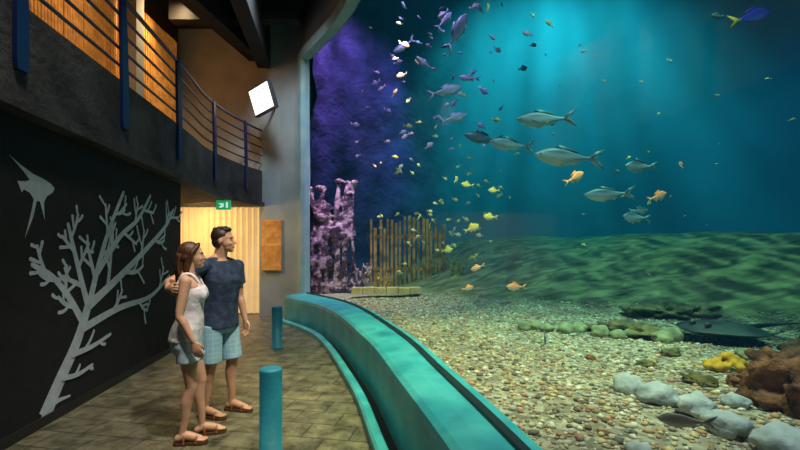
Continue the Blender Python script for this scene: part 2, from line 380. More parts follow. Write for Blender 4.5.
mr=N.new('ShaderNodeMapRange'); mr.interpolation_type='SMOOTHSTEP'; mr.inputs['From Min'].default_value=-.2; mr.inputs['From Max'].default_value=4.3; L.new(ma.outputs[0],mr.inputs['Value'])
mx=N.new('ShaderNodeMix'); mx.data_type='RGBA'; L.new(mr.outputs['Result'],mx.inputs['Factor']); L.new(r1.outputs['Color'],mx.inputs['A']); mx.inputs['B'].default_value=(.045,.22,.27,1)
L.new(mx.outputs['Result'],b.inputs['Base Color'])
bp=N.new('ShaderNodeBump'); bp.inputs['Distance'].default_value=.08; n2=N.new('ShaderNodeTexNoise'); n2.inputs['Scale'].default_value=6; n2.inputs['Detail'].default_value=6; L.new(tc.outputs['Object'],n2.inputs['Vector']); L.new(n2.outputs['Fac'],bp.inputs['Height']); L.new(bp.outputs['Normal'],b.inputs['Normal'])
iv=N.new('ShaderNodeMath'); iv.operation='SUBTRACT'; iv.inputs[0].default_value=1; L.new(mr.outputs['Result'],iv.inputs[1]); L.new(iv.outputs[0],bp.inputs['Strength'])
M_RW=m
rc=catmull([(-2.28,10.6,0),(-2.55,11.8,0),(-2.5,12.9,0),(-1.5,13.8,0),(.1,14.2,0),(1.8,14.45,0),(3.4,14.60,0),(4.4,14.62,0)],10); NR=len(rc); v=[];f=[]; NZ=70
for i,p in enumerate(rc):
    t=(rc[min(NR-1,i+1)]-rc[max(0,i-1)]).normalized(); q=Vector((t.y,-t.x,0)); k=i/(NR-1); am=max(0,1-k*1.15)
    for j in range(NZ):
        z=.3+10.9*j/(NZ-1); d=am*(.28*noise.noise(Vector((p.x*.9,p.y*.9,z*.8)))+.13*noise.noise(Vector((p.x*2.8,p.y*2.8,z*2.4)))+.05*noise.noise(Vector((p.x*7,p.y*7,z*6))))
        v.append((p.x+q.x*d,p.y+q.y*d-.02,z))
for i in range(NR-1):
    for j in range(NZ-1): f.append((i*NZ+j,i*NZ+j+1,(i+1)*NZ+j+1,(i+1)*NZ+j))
mesh_obj('tank_rock_backdrop',v,f,M_RW,True)
g=Geo(); poly=[(p.x,p.y) for p in offset(GC,lambda s:-.115)]
bs=[(p.x*.995,p.y*.995) for p in reversed(BC)]
g.prism(poly+bs,.05,ZT-.05)
m,nt,b=new_mat('tank_water'); N=nt.nodes;L=nt.links; out=N['Material Output']; N.remove(b)
va=N.new('ShaderNodeVolumeAbsorption'); va.inputs['Color'].default_value=(.25,.70,.75,1); va.inputs['Density'].default_value=.12
em=N.new('ShaderNodeEmission'); em.inputs['Color'].default_value=(.03,.38,.62,1); em.inputs['Strength'].default_value=.0045  # faint volume glow stands in for light scattered in the water
ad=N.new('ShaderNodeAddShader'); L.new(va.outputs[0],ad.inputs[0]); L.new(em.outputs[0],ad.inputs[1]); L.new(ad.outputs[0],out.inputs['Volume'])
g.obj('tank_water',m)
# ------------------------------------------------------------------ pebbles
def in_tank(x,y,mar=.14):
    for a,c in zip(GC[:-1],GC[1:]):
        if a.y<=y<=c.y: return x>a.x+(c.x-a.x)*(y-a.y)/(c.y-a.y)+mar
    return y>9.9 and x>-1.6
bm=bmesh.new(); bmesh.ops.create_icosphere(bm,subdivisions=1,radius=1); bm.verts.ensure_lookup_table()
IV=np.array([v.co[:] for v in bm.verts]); IF=np.array([[v.index for v in fc.verts] for fc in bm.faces]); bm.free()
def scatter(name,pts,material):
    V=[];F=[];o=0
    for (x,y,z,s) in pts:
        a=rng.uniform(0,6.28); sc=np.array([s*rng.uniform(.7,1.3),s*rng.uniform(.6,1.1),s*rng.uniform(.4,.7)])
        q=IV*sc*(1+rng.uniform(-.15,.15,(len(IV),1))); c_,s_=math.cos(a),math.sin(a)
        q=np.stack([q[:,0]*c_-q[:,1]*s_,q[:,0]*s_+q[:,1]*c_,q[:,2]],1)+np.array([x,y,z]); V.append(q); F.append(IF+o); o+=len(IV)
    V=np.concatenate(V);F=np.concatenate(F)
    me=bpy.data.meshes.new(name); me.vertices.add(len(V)); me.vertices.foreach_set('co',V.astype(np.float32).ravel())
    me.loops.add(len(F)*3); me.loops.foreach_set('vertex_index',F.astype(np.int32).ravel()); me.polygons.add(len(F))
    me.polygons.foreach_set('loop_start',np.arange(len(F),dtype=np.int32)*3); me.update(calc_edges=True); me.validate()
    me.polygons.foreach_set('use_smooth',[True]*len(me.polygons)); me.materials.append(material)
    ob=bpy.data.objects.new(name,me); COL.objects.link(ob); return ob
def island_mat(name,cols,rough=.7):
    m,nt,b=new_mat(name); N=nt.nodes;L=nt.links
    ge=N.new('ShaderNodeNewGeometry'); r=N.new('ShaderNodeValToRGB'); cr=r.color_ramp; cr.interpolation='CONSTANT'
    cr.elements[0].color=(*cols[0],1); cr.elements[1].position=1/len(cols); cr.elements[1].color=(*cols[1],1)
    for i in range(2,len(cols)): e=cr.elements.new(i/len(cols)); e.color=(*cols[i],1)
    L.new(ge.outputs['Random Per Island'],r.inputs['Fac']); L.new(r.outputs['Color'],b.inputs['Base Color']); b.inputs['Roughness'].default_value=rough; return m
pts=[]
while len(pts)<20000:
    y=.9+9.2*random.random()**1.5; x=-1.5+8*random.random()
    if not in_tank(x,y) or x*.63+y*.77>7.6+.5*random.random(): continue
    s=random.choice((.009,.012,.015,.019,.026)) *(1+ .3*random.random())
    pts.append((x,y,zf(x,y)+s*.2,s))
M_PEB=island_mat('pebble_mix',[(.60,.52,.36),(.30,.22,.13),(.80,.72,.56),(.55,.30,.15),(.15,.12,.09),(.70,.52,.24),(.52,.46,.38),(.50,.22,.13),(.32,.28,.22)])
scatter('gravel_bed',pts,M_PEB)
def rock(name,c,r,m,seed=0,rough=.18,freq=2.0,n=3):
    bm=bmesh.new(); bmesh.ops.create_icosphere(bm,subdivisions=n,radius=1)
    for v in bm.verts:
        k=1+rough*noise.noise(v.co*freq+Vector((seed,seed*2,0)))*2+rough*.35*noise.noise(v.co*freq*3+Vector((seed,0,5)))
        v.co=Vector((v.co.x*r[0]*k,v.co.y*r[1]*k,v.co.z*r[2]*k))
    me=bpy.data.meshes.new(name); bm.to_mesh(me); bm.free(); me.materials.append(m)
    me.polygons.foreach_set('use_smooth',[True]*len(me.polygons))
    o=bpy.data.objects.new(name,me); o.location=c; o.rotation_euler=(0,0,seed*1.3); COL.objects.link(o); return o
M_BOUL=mat('grey_boulder',(.34,.37,.39),(.62,.64,.64),5,.85,bump=.6,bscale=20)
for i,(x,y,s) in enumerate(((1.80,3.30,.14),(1.86,3.02,.14),(1.98,2.80,.13),(1.95,2.52,.13),(2.08,2.28,.15),(1.30,2.28,.08),(2.35,2.95,.09))):
    rock('boulder',(x,y,zf(x,y)+s*.35),(s,s*.8,s*.62),M_BOUL,i+1,.16)
M_MOSS=mat('mossy_stone',(.16,.18,.09),(.38,.40,.22),6,.9,bump=.5,bscale=15)
for i in range(10):
    k=i/9; x=1.75+1.6*k; y=6.1-.9*k; s=.09+.06*random.random(); x+=random.uniform(-.08,.08); y+=random.uniform(-.22,.22)
    rock('mossy_stone',(x,y,zf(x,y)+s*.4),(s*1.05,s*.85,s*.75),M_MOSS,i+20,.14)
M_BROWN=mat('brown_reef',(.06,.022,.012),(.32,.12,.045),9,.9,bump=.9,bscale=25,dist=.03)
rock('brown_reef_rock',(2.80,2.95,.56),(.28,.28,.24),M_BROWN,3,.3,3,4)
rock('brown_reef_rock',(3.50,3.75,.50),(.34,.24,.18),M_BROWN,6,.35,3,4)
M_ALG=mat('algae_rock',(.05,.05,.02),(.24,.18,.06),9,.9,bump=.9,bscale=25)
rock('algae_rock',(3.1,5.6,.50),(.5,.3,.12),M_ALG,9,.35,3,4)
rock('algae_rock',(4.3,6.6,.62),(.6,.35,.14),M_ALG,12,.35,3,4)
rock('brown_reef_rock',(4.6,4.4,.50),(.6,.35,.22),M_BROWN,15,.35,3,4)
for i,(x,y,s) in enumerate(((2.5,3.5,.10),(2.85,3.45,.12),(3.3,3.2,.13),(2.4,4.1,.07),(3.9,3.6,.14),(3.6,4.3,.12),(2.9,4.5,.09),(2.0,4.4,.05),(1.7,5.2,.05))):
    rock('reef_rubble',(x,y,zf(x,y)+s*.2),(s*1.3,s,s*.6),(M_ALG,M_BROWN,M_MOSS)[i%3],i+50,.3,3)
g=Geo()
for k in range(26):
    a=random.uniform(0,6.28); rr=random.uniform(0,.17); g.ell((3.05+rr*1.2*math.cos(a),3.90+rr*.7*math.sin(a),.50+.10*(1-rr/.17)+random.uniform(0,.02)),(.045,.04,.035),n=9,m=6)
remesh(g,'yellow_coral',mat('yellow_coral',(.55,.26,.01),(.80,.46,.03),12,.8),.012,1)
# added purple rock pillar, standing in for a reflection in the glass
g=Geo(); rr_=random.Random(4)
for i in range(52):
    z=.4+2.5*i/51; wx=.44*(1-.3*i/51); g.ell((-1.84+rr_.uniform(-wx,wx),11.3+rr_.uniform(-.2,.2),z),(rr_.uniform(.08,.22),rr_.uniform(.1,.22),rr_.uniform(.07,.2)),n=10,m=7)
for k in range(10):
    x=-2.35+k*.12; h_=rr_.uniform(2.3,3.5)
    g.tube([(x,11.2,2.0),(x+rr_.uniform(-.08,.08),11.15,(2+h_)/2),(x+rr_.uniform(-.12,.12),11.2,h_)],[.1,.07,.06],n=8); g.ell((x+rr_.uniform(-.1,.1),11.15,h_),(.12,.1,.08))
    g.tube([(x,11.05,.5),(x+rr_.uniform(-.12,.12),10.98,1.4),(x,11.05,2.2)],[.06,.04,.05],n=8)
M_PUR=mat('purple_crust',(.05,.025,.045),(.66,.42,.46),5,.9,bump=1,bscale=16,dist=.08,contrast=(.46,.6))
remesh(g,'reflection_pillar',M_PUR,.035,1)
def bcoral(name,c,h,n,m,seed):
    r=random.Random(seed); g=Geo(); g.ell((c[0],c[1],c[2]),(h*.4,h*.3,h*.18))
    for k in range(n):
        a=r.uniform(0,6.28); l=r.uniform(.15,.45)*h; e=Vector((c[0]+l*math.cos(a),c[1]+l*.6*math.sin(a),c[2]+h*r.uniform(.6,1)))
        mid=Vector(c).lerp(e,.5)+Vector((l*.25*math.cos(a),0,0)); g.tube([c,mid,e],[.05*h,.045*h,.03*h],n=7,sub=3)
        for q in range(2):
            b_=mid.lerp(e,r.uniform(.1,.7)); g.tube([b_,b_+Vector((r.uniform(-.2,.2)*h,r.uniform(-.1,.1)*h,h*.25))],[.035*h,.022*h],n=6,sub=1)
    return remesh(g,name,m,.03*h,1)
bcoral('branching_coral',(-1.05,10.9,.55),.75,12,M_PUR,1)
bcoral('branching_coral',(-.45,11.0,.55),.5,10,mat('ochre_coral',(.30,.15,.03),(.6,.36,.1),8,.9),2)
bcoral('branching_coral',(1.5,10.9,.85),.6,10,mat('green_coral',(.10,.14,.03),(.35,.36,.1),8,.9),3)
# added slats, standing in for lit curtains reflected in the glass
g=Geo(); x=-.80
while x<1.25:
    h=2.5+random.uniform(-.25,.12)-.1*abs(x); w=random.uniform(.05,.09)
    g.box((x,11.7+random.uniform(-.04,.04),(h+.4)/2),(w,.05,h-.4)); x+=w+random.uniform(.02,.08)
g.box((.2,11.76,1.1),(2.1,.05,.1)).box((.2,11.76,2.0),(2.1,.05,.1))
g.obj('reflection_slats',mat('reflection_slat_wood',(.14,.075,.015),(.50,.28,.06),5,.8))
g=Geo(); 
for k in range(6): g.box((-1.0+k*.27,9.9,.66+.01*(k%2)),(.26,.35,.14),rot=.03*k)
g.obj('sandstone_sill',mat('sandstone',(.55,.38,.14),(.75,.55,.24),6,.8,bump=.6,bscale=20))
# ------------------------------------------------------------------ fish
def fish_mat(name,back,side,belly,metal=.3,tail=None):
    m,nt,b=new_mat(name); N=nt.nodes;L=nt.links
    tc=N.new('ShaderNodeTexCoord'); sx=N.new('ShaderNodeSeparateXYZ'); L.new(tc.outputs['Generated'],sx.inputs[0])
    r=N.new('ShaderNodeValToRGB'); cr=r.color_ramp; cr.elements[0].position=.30; cr.elements[0].color=(*belly,1); cr.elements[1].position=.66; cr.elements[1].color=(*back,1)
    e=cr.elements.new(.5); e.color=(*side,1)
    L.new(sx.outputs['Z'],r.inputs['Fac']); last=r.outputs['Color']
    if tail:
        r3=N.new('ShaderNodeMapRange'); r3.inputs['From Min'].default_value=.30; r3.inputs['From Max'].default_value=.2; L.new(sx.outputs['X'],r3.inputs['Value'])
        mx=N.new('ShaderNodeMix'); mx.data_type='RGBA'; L.new(r3.outputs['Result'],mx.inputs['Factor']); L.new(last,mx.inputs['A']); mx.inputs['B'].default_value=(*tail,1); last=mx.outputs['Result']
    L.new(last,b.inputs['Base Color']); b.inputs['Metallic'].default_value=metal; b.inputs['Roughness'].default_value=.45
    return m
def fish_geo(L,h,w,fork=.9,dors=1.0,bend=.0,n=12):
    g=Geo(); R=[]
    prof=[(0,.04),(.03,.2),(.08,.42),(.16,.7),(.26,.92),(.38,1),(.5,.93),(.62,.74),(.74,.48),(.84,.26),(.91,.17),(.96,.2)]
    bl=.80*L
    for t,k in prof:
        x=L*.5-t*bl; hh=h*L*.5*k; ww=w*L*.5*k**.8*(1-.4*t); yb=bend*L*(max(0,t-.3))**2
        zc=-.06*h*L*math.sin(t*3.1)
        R.append([Vector((x,yb+ww*math.sin(2*math.pi*q/n),zc+hh*math.cos(2*math.pi*q/n))) for q in range(n)])
    g.rings(R)
    yb=bend*L*.44; xt=L*.5-.94*bl
    def fin(pts,th=.006):
        P=[Vector(p) for p in pts]; k=len(P); t_=th*L
        vv=[p+Vector((0,t_,0)) for p in P]+[p-Vector((0,t_,0)) for p in P]
        g.add(vv,[tuple(range(k)),tuple(range(k,2*k))[::-1]]+[(i,k+i,k+(i+1)%k,(i+1)%k) for i in range(k)])
    th=h*L*.5
    span=max(.13*L,th*.7)
    fin([(xt,yb,.17*th),(xt-.10*L,yb*1.3,.7*span),(xt-.22*L,yb*1.5,span*1.1),(xt-.16*L,yb*1.5,span*.5),(xt-.10*L*(1.25-.4*fork),yb*1.4,0),(xt-.16*L,yb*1.5,-span*.5),(xt-.22*L,yb*1.5,-span*1.1),(xt-.10*L,yb*1.3,-.7*span),(xt,yb,-.17*th)])
    x0=L*.5
    fin([(x0-.28*L,0,th*.85),(x0-.34*L,0,th*(1.0+.38*dors)),(x0-.42*L,0,th*(.95+.28*dors)),(x0-.58*L,0,th*(.62+.2*dors)),(x0-.62*L,0,th*.45)])
    fin([(x0-.52*L,0,-th*.75),(x0-.58*L,0,-th*(.75+.35*dors)),(x0-.64*L,0,-th*.62),(x0-.70*L,0,-th*.42)])
    fin([(x0-.32*L,0,-th*.95),(x0-.38*L,0,-th*1.3),(x0-.42*L,0,-th*.92)])
    for sg in (-1,1):
        a=Vector((x0-.22*L,sg*w*L*.42,-.2*th)); g.add([a,a+Vector((-.13*L,sg*.05*L,-.06*L)),a+Vector((-.10*L,sg*.02*L,-.10*L)),a+Vector((-.01*L,0,-.03*L))],[(0,1,2,3)])
        g.ell((x0-.075*L,sg*w*L*.23,.09*th),(.014*L+.06*th*.3,.012*L,.014*L+.06*th*.3),n=8,m=6)
    return g
def fish(name,loc,L,h,w,m,yaw,pitch=0,roll=0,fork=.9,dors=1,bend=.06):
    g=fish_geo(L,h,w,fork,dors,bend); o=g.obj(name,m,True); o.location=loc
    o.rotation_euler=(math.radians(roll),math.radians(-pitch),math.radians(yaw)); return o
F_TAR=fish_mat('tarpon_skin',(.10,.18,.20),(.45,.58,.60),(.80,.88,.88),.1)
F_DRK=fish_mat('dark_skin',(.02,.05,.07),(.08,.16,.2),(.2,.3,.35),.2)
F_ORG=fish_mat('orange_skin',(.85,.30,.10),(1,.60,.35),(1,.9,.75),0)
F_YEL=fish_mat('yellow_skin',(.6,.5,.08),(.85,.75,.2),(.9,.9,.6),0)
F_BLU=fish_mat('blue_skin',(.03,.05,.45),(.05,.10,.6),(.12,.25,.7),0,tail=(1,.85,.05))
F_BRN=fish_mat('brown_skin',(.12,.09,.07),(.30,.24,.2),(.5,.45,.4),0)
F_PUR=fish_mat('violet_lit_skin',(.20,.18,.28),(.5,.45,.6),(.8,.75,.85),.1)  # purple light on the tarpon is put into this skin colour
for loc,L,yaw,pt in (((2.45,7,3.79),1.05,184,-2),((1.87,7,3.36),.80,188,6),((2.63,6.5,3.04),1.12,183,4),((3.25,6.5,2.47),.80,178,-2)):
    fish('tarpon',loc,L,.25,.14,F_TAR,yaw,pt,dors=.6)
for loc,L,yaw,pt in (((1.07,8,5.74),.95,25,62),((.84,8,4.64),.78,15,18),((1.0,8,4.12),.66,20,20),((.9,8.6,6.3),.6,30,50),((.1,9.4,6.2),.6,190,-35),((.55,8.8,5.5),.5,200,30),((1.5,9,5.3),.5,170,10)):
    fish('tarpon',loc,L,.25,.14,F_PUR,yaw,pt,dors=.6)
fish('dark_jack',(1.6,8,3.74),.82,.26,.14,F_DRK,195,5)
fish('snapper',(4.02,7,3.0),.6,.33,.15,F_TAR,190,0); fish('snapper',(3.95,7,2.15),.5,.36,.15,F_TAR,185,5); fish('snapper',(4.2,7.4,2.3),.4,.33,.15,F_TAR,10,5)
fish('yellowtail_surgeonfish',(3.33,4,3.81),.46,.32,.13,F_BLU,8,16,dors=.6); fish('yellowtail_surgeonfish',(5.3,7,5.5),.26,.34,.13,F_DRK,190,0)
for loc,L,yaw,pt in (((2.07,5,2.45),.33,20,28),((3.06,5,2.23),.30,15,20),((1.25,4.5,1.2),.23,185,0),((.93,5,1.39),.19,175,-20),((.80,5,1.14),.17,10,15),((3.35,5,2.6),.12,100,60)):
    fish('orange_goatfish',loc,L,.34,.16,F_ORG,yaw,pt)
for loc,L,yaw,pt in (((.93,5.5,1.88),.23,5,25),((1.19,5.5,2.03),.20,185,5),((.97,6,2.53),.19,180,10),((.8,6,2.6),.17,60,40),((1.35,6,2.45),.18,185,0),((.72,6.5,1.6),.2,0,10),((2.32,6.5,5.1),.18,200,30),((1.36,6.5,5.35),.2,60,60)):
    fish('yellow_damselfish',loc,L,.42,.16,F_YEL,yaw,pt)
fish('brown_wrasse',(1.52,2.22,.68),.28,.28,.16,F_BRN,150,-5); fish('dark_damselfish',(1.52,4.4,.68),.2,.4,.16,F_DRK,70,-60)
def school(name,n,c,sp,Ls,m,seed):
    r=random.Random(seed); g=Geo()
    k=0
    while k<n:
        x,y,z=(r.gauss(c[i],sp[i]) for i in range(3))
        if not in_tank(x,y,.4) or z<.9 or z>8 or y>10.6: continue
        q=fish_geo(r.uniform(*Ls),.4,.16,n=8); M=Matrix.Translation((x,y,z))@Matrix.Rotation(r.choice((0,3.14))+r.gauss(0,.6),4,'Z')@Matrix.Rotation(r.uniform(-.8,.8),4,'Y')
        q.xf(lambda p:M@p); g.add(q.v,q.f); k+=1
    g.obj(name,m,True)
school('yellow_fish_school',62,(.75,8.2,2.4),(.75,.9,.85),(.10,.18),island_mat('school_yel',[(.8,.7,.2),(.9,.8,.45),(.7,.55,.15)]),3)
school('violet_lit_school',72,(.4,9.0,5.3),(1.1,.8,1.2),(.10,.28),island_mat('school_vio_lit',[(.5,.35,.6),(.3,.2,.45),(.8,.5,.6),(.5,.55,.7)]),5)  # purple light on this school is put into the fish colours
school('reef_fish_school',55,(3.0,8.0,4.0),(2.4,.9,1.5),(.08,.16),island_mat('school_mix',[(.6,.4,.3),(.3,.4,.4),(.8,.7,.3)]),8)
# stingray resting on the bank
g=Geo(); R=[]
for t in [i/12 for i in range(13)]:
    x=-.5+t*1.0; hw=.55*math.sin(math.pi*min(1,max(0.03,t*.97+.01)))**.8*(1.1-.3*t); th=.10*math.sin(math.pi*(t*.94+.03))
    R.append([Vector((x,hw*math.cos(a),th*.9*math.sin(a)*(abs(math.sin(a))**.8))) for a in [2*math.pi*q/24 for q in range(24)]])
g.rings(R); g.tube([(-.42,0,0),(-.9,.05,.02),(-1.4,.0,.01)],[.04,.02,.006],n=8)
for sg in (-1,1): g.ell((.3,sg*.1,.08),(.05,.03,.03),n=8,m=6)
o=g.obj('stingray',mat('ray_skin',(.012,.02,.022),(.03,.045,.045),5,.6),True); o.location=(3.95,5.2,.62); o.rotation_euler=(0,0,math.radians(195))
# ------------------------------------------------------------------ people
M_SKINW=mat('skin_woman',(.66,.36,.23),(.70,.40,.26),12,.5)
M_SKINM=mat('skin_man',(.58,.31,.19),(.62,.34,.21),12,.5)
M_LIP=mat('lips',(.45,.15,.12),rough=.4); M_EW=mat('eye_white',(.7,.7,.68),rough=.2); M_IR=mat('iris',(.04,.02,.01),rough=.1)
def hand_geo(g,wrist,d,nrm,thumb,sc=1.0,curl=.35,r=.0085):
    d=Vector(d).normalized(); nrm=Vector(nrm); nrm=(nrm-d*nrm.dot(d)).normalized(); s=d.cross(nrm).normalized()
    if s.dot(Vector(thumb))<0: s=-s
    w=Vector(wrist)
    R=[]
    for t,hw,ht in ((-.02,.024,.018),(.0,.026,.018),(.03,.036,.017),(.06,.041,.015),(.085,.041,.012),(.095,.036,.008)):
        R.append([w+d*t*sc+(s*math.cos(a)*hw+nrm*math.sin(a)*ht)*sc for a in [2*math.pi*q/12 for q in range(12)]])
    g.rings(R)
    for off,ln,b0 in ((.030,.072,.085),(.010,.082,.09),(-.011,.076,.088),(-.031,.060,.08)):
        p=w+(d*b0+s*off)*sc; pts=[p-d*.02*sc]; dd=d; ang=0
        for seg in (.45,.32,.23):
            pts.append(p.copy()); ang+=curl; dd=(d*math.cos(ang)+nrm*math.sin(ang)+s*off*1.2).normalized(); p=p+dd*ln*seg*sc
        pts.append(p); g.tube(pts,[r*1.05,r*1.05,r,r*.9,r*.8],n=8,sub=2)
    p=w+(d*.02+s*.024)*sc
    g.tube([p,p+(d*.028+s*.022+nrm*.008)*sc,p+(d*.056+s*.030+nrm*.02)*sc,p+(d*.078+s*.028+nrm*.032)*sc],[r*1.5,r*1.3,r*1.15,r*.9],n=8,sub=2)
def ring(z,cx,dx,wy,n=28,p=2.3,cy=0):
    out=[]
    for k in range(n):
        a=2*math.pi*k/n; c_,s_=math.cos(a),math.sin(a)
        out.append(Vector((cx+dx*math.copysign(abs(c_)**(2/p),c_),cy+wy*math.copysign(abs(s_)**(2/p),s_),z)))
    return out
def loft(g,rows,infl=0):
    g.rings([ring(z,cx,dx+infl,wy+infl) for z,cx,dx,wy in rows])
def person(name,loc,yaw,Pm,skin):
    E=empty(name,loc); yr=math.radians(yaw); Rz=Matrix.Rotation(yr,3,'Z'); O=Vector(loc)
    def tow(p): return Rz@Vector(p)
    def tol(p): return Rz.inverted()@(Vector(p)-O)
    sc=Pm['limb']; g=Geo()
    loft(g,Pm['torso'])
    nk=Vector(Pm['neck'][0]); hc=Vector(Pm['head']); hs=Pm['hs']
    g.tube([nk+Vector((0,0,-.05)),nk+Vector((0,0,.02)),hc+Vector((-.015,0,-.05))],[Pm['nr']*1.25,Pm['nr']*1.03,Pm['nr']*.95],n=14)
    for sg in (-1,1):
        g.tube([nk+Vector((-.012,sg*.02,.03)),nk+Vector((-.015,sg*Pm['sh']*.45,-.022)),nk+Vector((-.01,sg*Pm['sh']*.85,-.052))],[.036*sc,.045*sc,.047*sc],n=10)
    arms={}
    for key in ('armR','armL'):
        S,El,Wr=[(tol(q) if Pm.get(key+'_w') else Vector(q)) for q in Pm[key]]
        m1=S.lerp(El,.45); m2=El.lerp(Wr,.3)
        g.tube([S,m1,El,m2,Wr],[.052*sc,.045*sc,.036*sc,.039*sc,.025*sc],n=14)
        hd=Pm[key+'_h']; dd=(tol(Vector(hd[0])+O) if Pm.get(key+'_w') else Vector(hd[0])); nn_=(tol(Vector(hd[1])+O) if Pm.get(key+'_w') else Vector(hd[1])); th=(tol(Vector(hd[2])+O) if Pm.get(key+'_w') else Vector(hd[2]))
        hand_geo(g,Wr+dd.normalized()*.01,dd,nn_,th,Pm['hand'],hd[3])
        arms[key]=(S,El,Wr)
    legs={}
    for key in ('legR','legL'):
        H,K,A=[Vector(q) for q in Pm[key]]
        g.tube([H,H.lerp(K,.4),K+Vector((0,0,.05)),K,K.lerp(A,.3)+Vector((-.015,0,0)),K.lerp(A,.7),A],[.088*sc,.077*sc,.056*sc,.052*sc,.054*sc,.038*sc,.031*sc],n=16)
        fy=math.radians(Pm[key+'_y']); fd=Vector((math.cos(fy),math.sin(fy),0)); fs=Vector((-fd.y,fd.x,0)); fl=Pm['foot']; zb=.028
        B=Vector((A.x,A.y,0))
        g.tube([B-fd*.035*fl/.25+Vector((0,0,zb+.028)),B+fd*.03+Vector((0,0,zb+.045)),B+fd*.09*fl/.25+Vector((0,0,zb+.03)),B+fd*.15*fl/.25+Vector((0,0,zb+.014))],[.030,.036,.034,.026],n=12)
        g.tube([A,B+fd*.005+Vector((0,0,zb+.04))],[.032*sc,.034],n=12,sub=1)
        for q,(o_,l_) in enumerate(((-.028,.19),(-.013,.20),(.002,.196),(.016,.188),(.028,.176))):
            sgn=1 if key=='legR' else -1
            oo=-o_*sgn*-1
            g.tube([B+fs*oo*-1+fd*(l_-.05)*fl/.25+Vector((0,0,zb+.012)),B+fs*oo*-1.1+fd*l_*fl/.25+Vector((0,0,zb+.008))],[.011,.009],n=8,sub=1)
        legs[key]=(H,K,A,fd,fs,B)
    hy=math.radians(Pm['hyaw']-yaw); Rh=Matrix.Rotation(hy,3,'Z')@Matrix.Rotation(math.radians(-Pm['hpitch']),3,'Y')
    def hp(p): return hc+Rh@(Vector(p)*hs)
    h=Geo()
    h.ell((-.012,0,.035),(.098,.077,.098)); h.ell((.03,0,-.02),(.064,.064,.072)); h.ell((.035,0,-.062),(.055,.052,.048)); h.ell((.064,0,-.096),(.026,.028,.02))
    h.ell((.076,0,.03),(.015,.05,.014)); h.ell((.062,.032,-.03),(.026,.024,.026)); h.ell((.062,-.032,-.03),(.026,.024,.026))
    h.tube([(.088,0,.018),(.098,0,-.006),(.109,0,-.028)],[.009,.010,.011],n=8,sub=2); h.ell((.097,0,-.034),(.014,.015,.009))
    h.ell((.086,0,-.058),(.012,.022,.008)); h.ell((.083,0,-.070),(.012,.02,.008)); h.ell((.06,0,-.055),(.032,.036,.03))
    for sg in (-1,1): h.ell((-.012,sg*.077,-.002),(.017,.009,.030),rot=Matrix.Rotation(.2,3,'Y'))
    h.xf(hp); g.add(h.v,h.f)
    g.xf(tow); remesh(g,'body',skin,.0055,4,E)
    e=Geo(); e2=Geo(); e3=Geo(); e4=Geo()
    for sg in (-1,1):
        e.ell((.0755,sg*.030,.004),(.009,.014,.006),n=10,m=7); e2.ell((.0825,sg*.030,.004),(.004,.006,.0055),n=8,m=6)
        e4.tube([(.090,sg*.012,.024),(.088,sg*.032,.029),(.075,sg*.050,.023)],[.003,.004,.0025],n=6,sub=3)
    e3.tube([(.086,-.022,-.064),(.096,0,-.061),(.086,.022,-.064)],[.003,.005,.003],n=8,sub=3); e3.tube([(.084,-.018,-.069),(.093,0,-.072),(.084,.018,-.069)],[.003,.005,.003],n=8,sub=3)
    for gg,nm,mm in ((e,'eye_whites',M_EW),(e2,'irises',M_IR),(e3,'lips',M_LIP),(e4,'eyebrows',Pm['hairm'])):
        gg.xf(hp).xf(tow); gg.obj(nm,mm,True,E)
    s1=Geo(); s2=Geo()
    for key,(H,K,A,fd,fs,B) in legs.items():
        fl=Pm['foot']; poly=[]
        for a,c_ in ((-.075,.0),(-.07,.022),(-.04,.034),(.04,.034),(.11,.045),(.17,.045),(.20,.03),(.21,0),(.20,-.03),(.17,-.045),(.11,-.045),(.04,-.034),(-.04,-.034),(-.07,-.022)):
            q=B+fd*a*fl/.25+fs*c_; poly.append((q.x,q.y))
        s1.prism(poly,.002,.026)
        for a,zz in ((.12,.075),(.02,.10)):
            q=B+fd*a*fl/.25
            s2.tube([q+fs*.045+Vector((0,0,.02)),q+fs*.036+Vector((0,0,zz*.7)),q+Vector((0,0,zz)),q-fs*.036+Vector((0,0,zz*.7)),q-fs*.045+Vector((0,0,.02))],[.009]*5,n=8,flat=.6)
    s1.xf(tow); s1.obj('sandal_soles',mat('leather_sole',(.10,.04,.015),rough=.7),False,E); s2.xf(tow); s2.obj('sandal_straps',mat('leather_strap',(.28,.10,.03),rough=.5),True,E)
    return dict(E=E,tow=tow,hp=hp,arms=arms,legs=legs)
# ---- woman
M_HAIRW=mat('brown_hair',(.035,.014,.007),(.13,.055,.022),30,.45,bump=.5,bscale=40,dist=.008,stretch=(3,3,.5))
M_HAIRM=mat('dark_hair',(.014,.008,.005),(.04,.02,.012),40,.5,bump=.5,bscale=60,dist=.006)
WT=[(.78,-.02,.085,.13),(.86,-.025,.115,.17),(.94,-.015,.105,.16),(1.02,0,.085,.128),(1.08,.0,.083,.122),(1.16,.005,.092,.135),(1.23,.018,.108,.147),(1.29,.01,.095,.15),(1.345,-.005,.07,.14),(1.385,-.01,.05,.09)]
wp=dict(torso=WT,limb=.84,neck=[(-.01,0,1.39)],head=(.02,0,1.535),hs=.88,nr=.047,sh=.15,hand=.88,foot=.235,hyaw=24,hpitch=5,hairm=M_HAIRW,
 armR=[(-.005,-.168,1.335),(-.045,-.20,1.075),(.055,-.215,.865)],armR_h=((.35,0,-1),(0,1,.1),(1,.2,0),.3),
 armL=[(-.005,.168,1.335),(-.10,.22,1.10),(-.06,.30,.92)],armL_h=((.1,.3,-1),(.2,-1,0),(1,0,0),.3),
 legR=[(-.01,-.085,.83),(.02,-.075,.45),(-.045,-.07,.10)],legR_y=-8,legL=[(-.01,.085,.83),(.07,.08,.45),(.08,.075,.10)],legL_y=8)
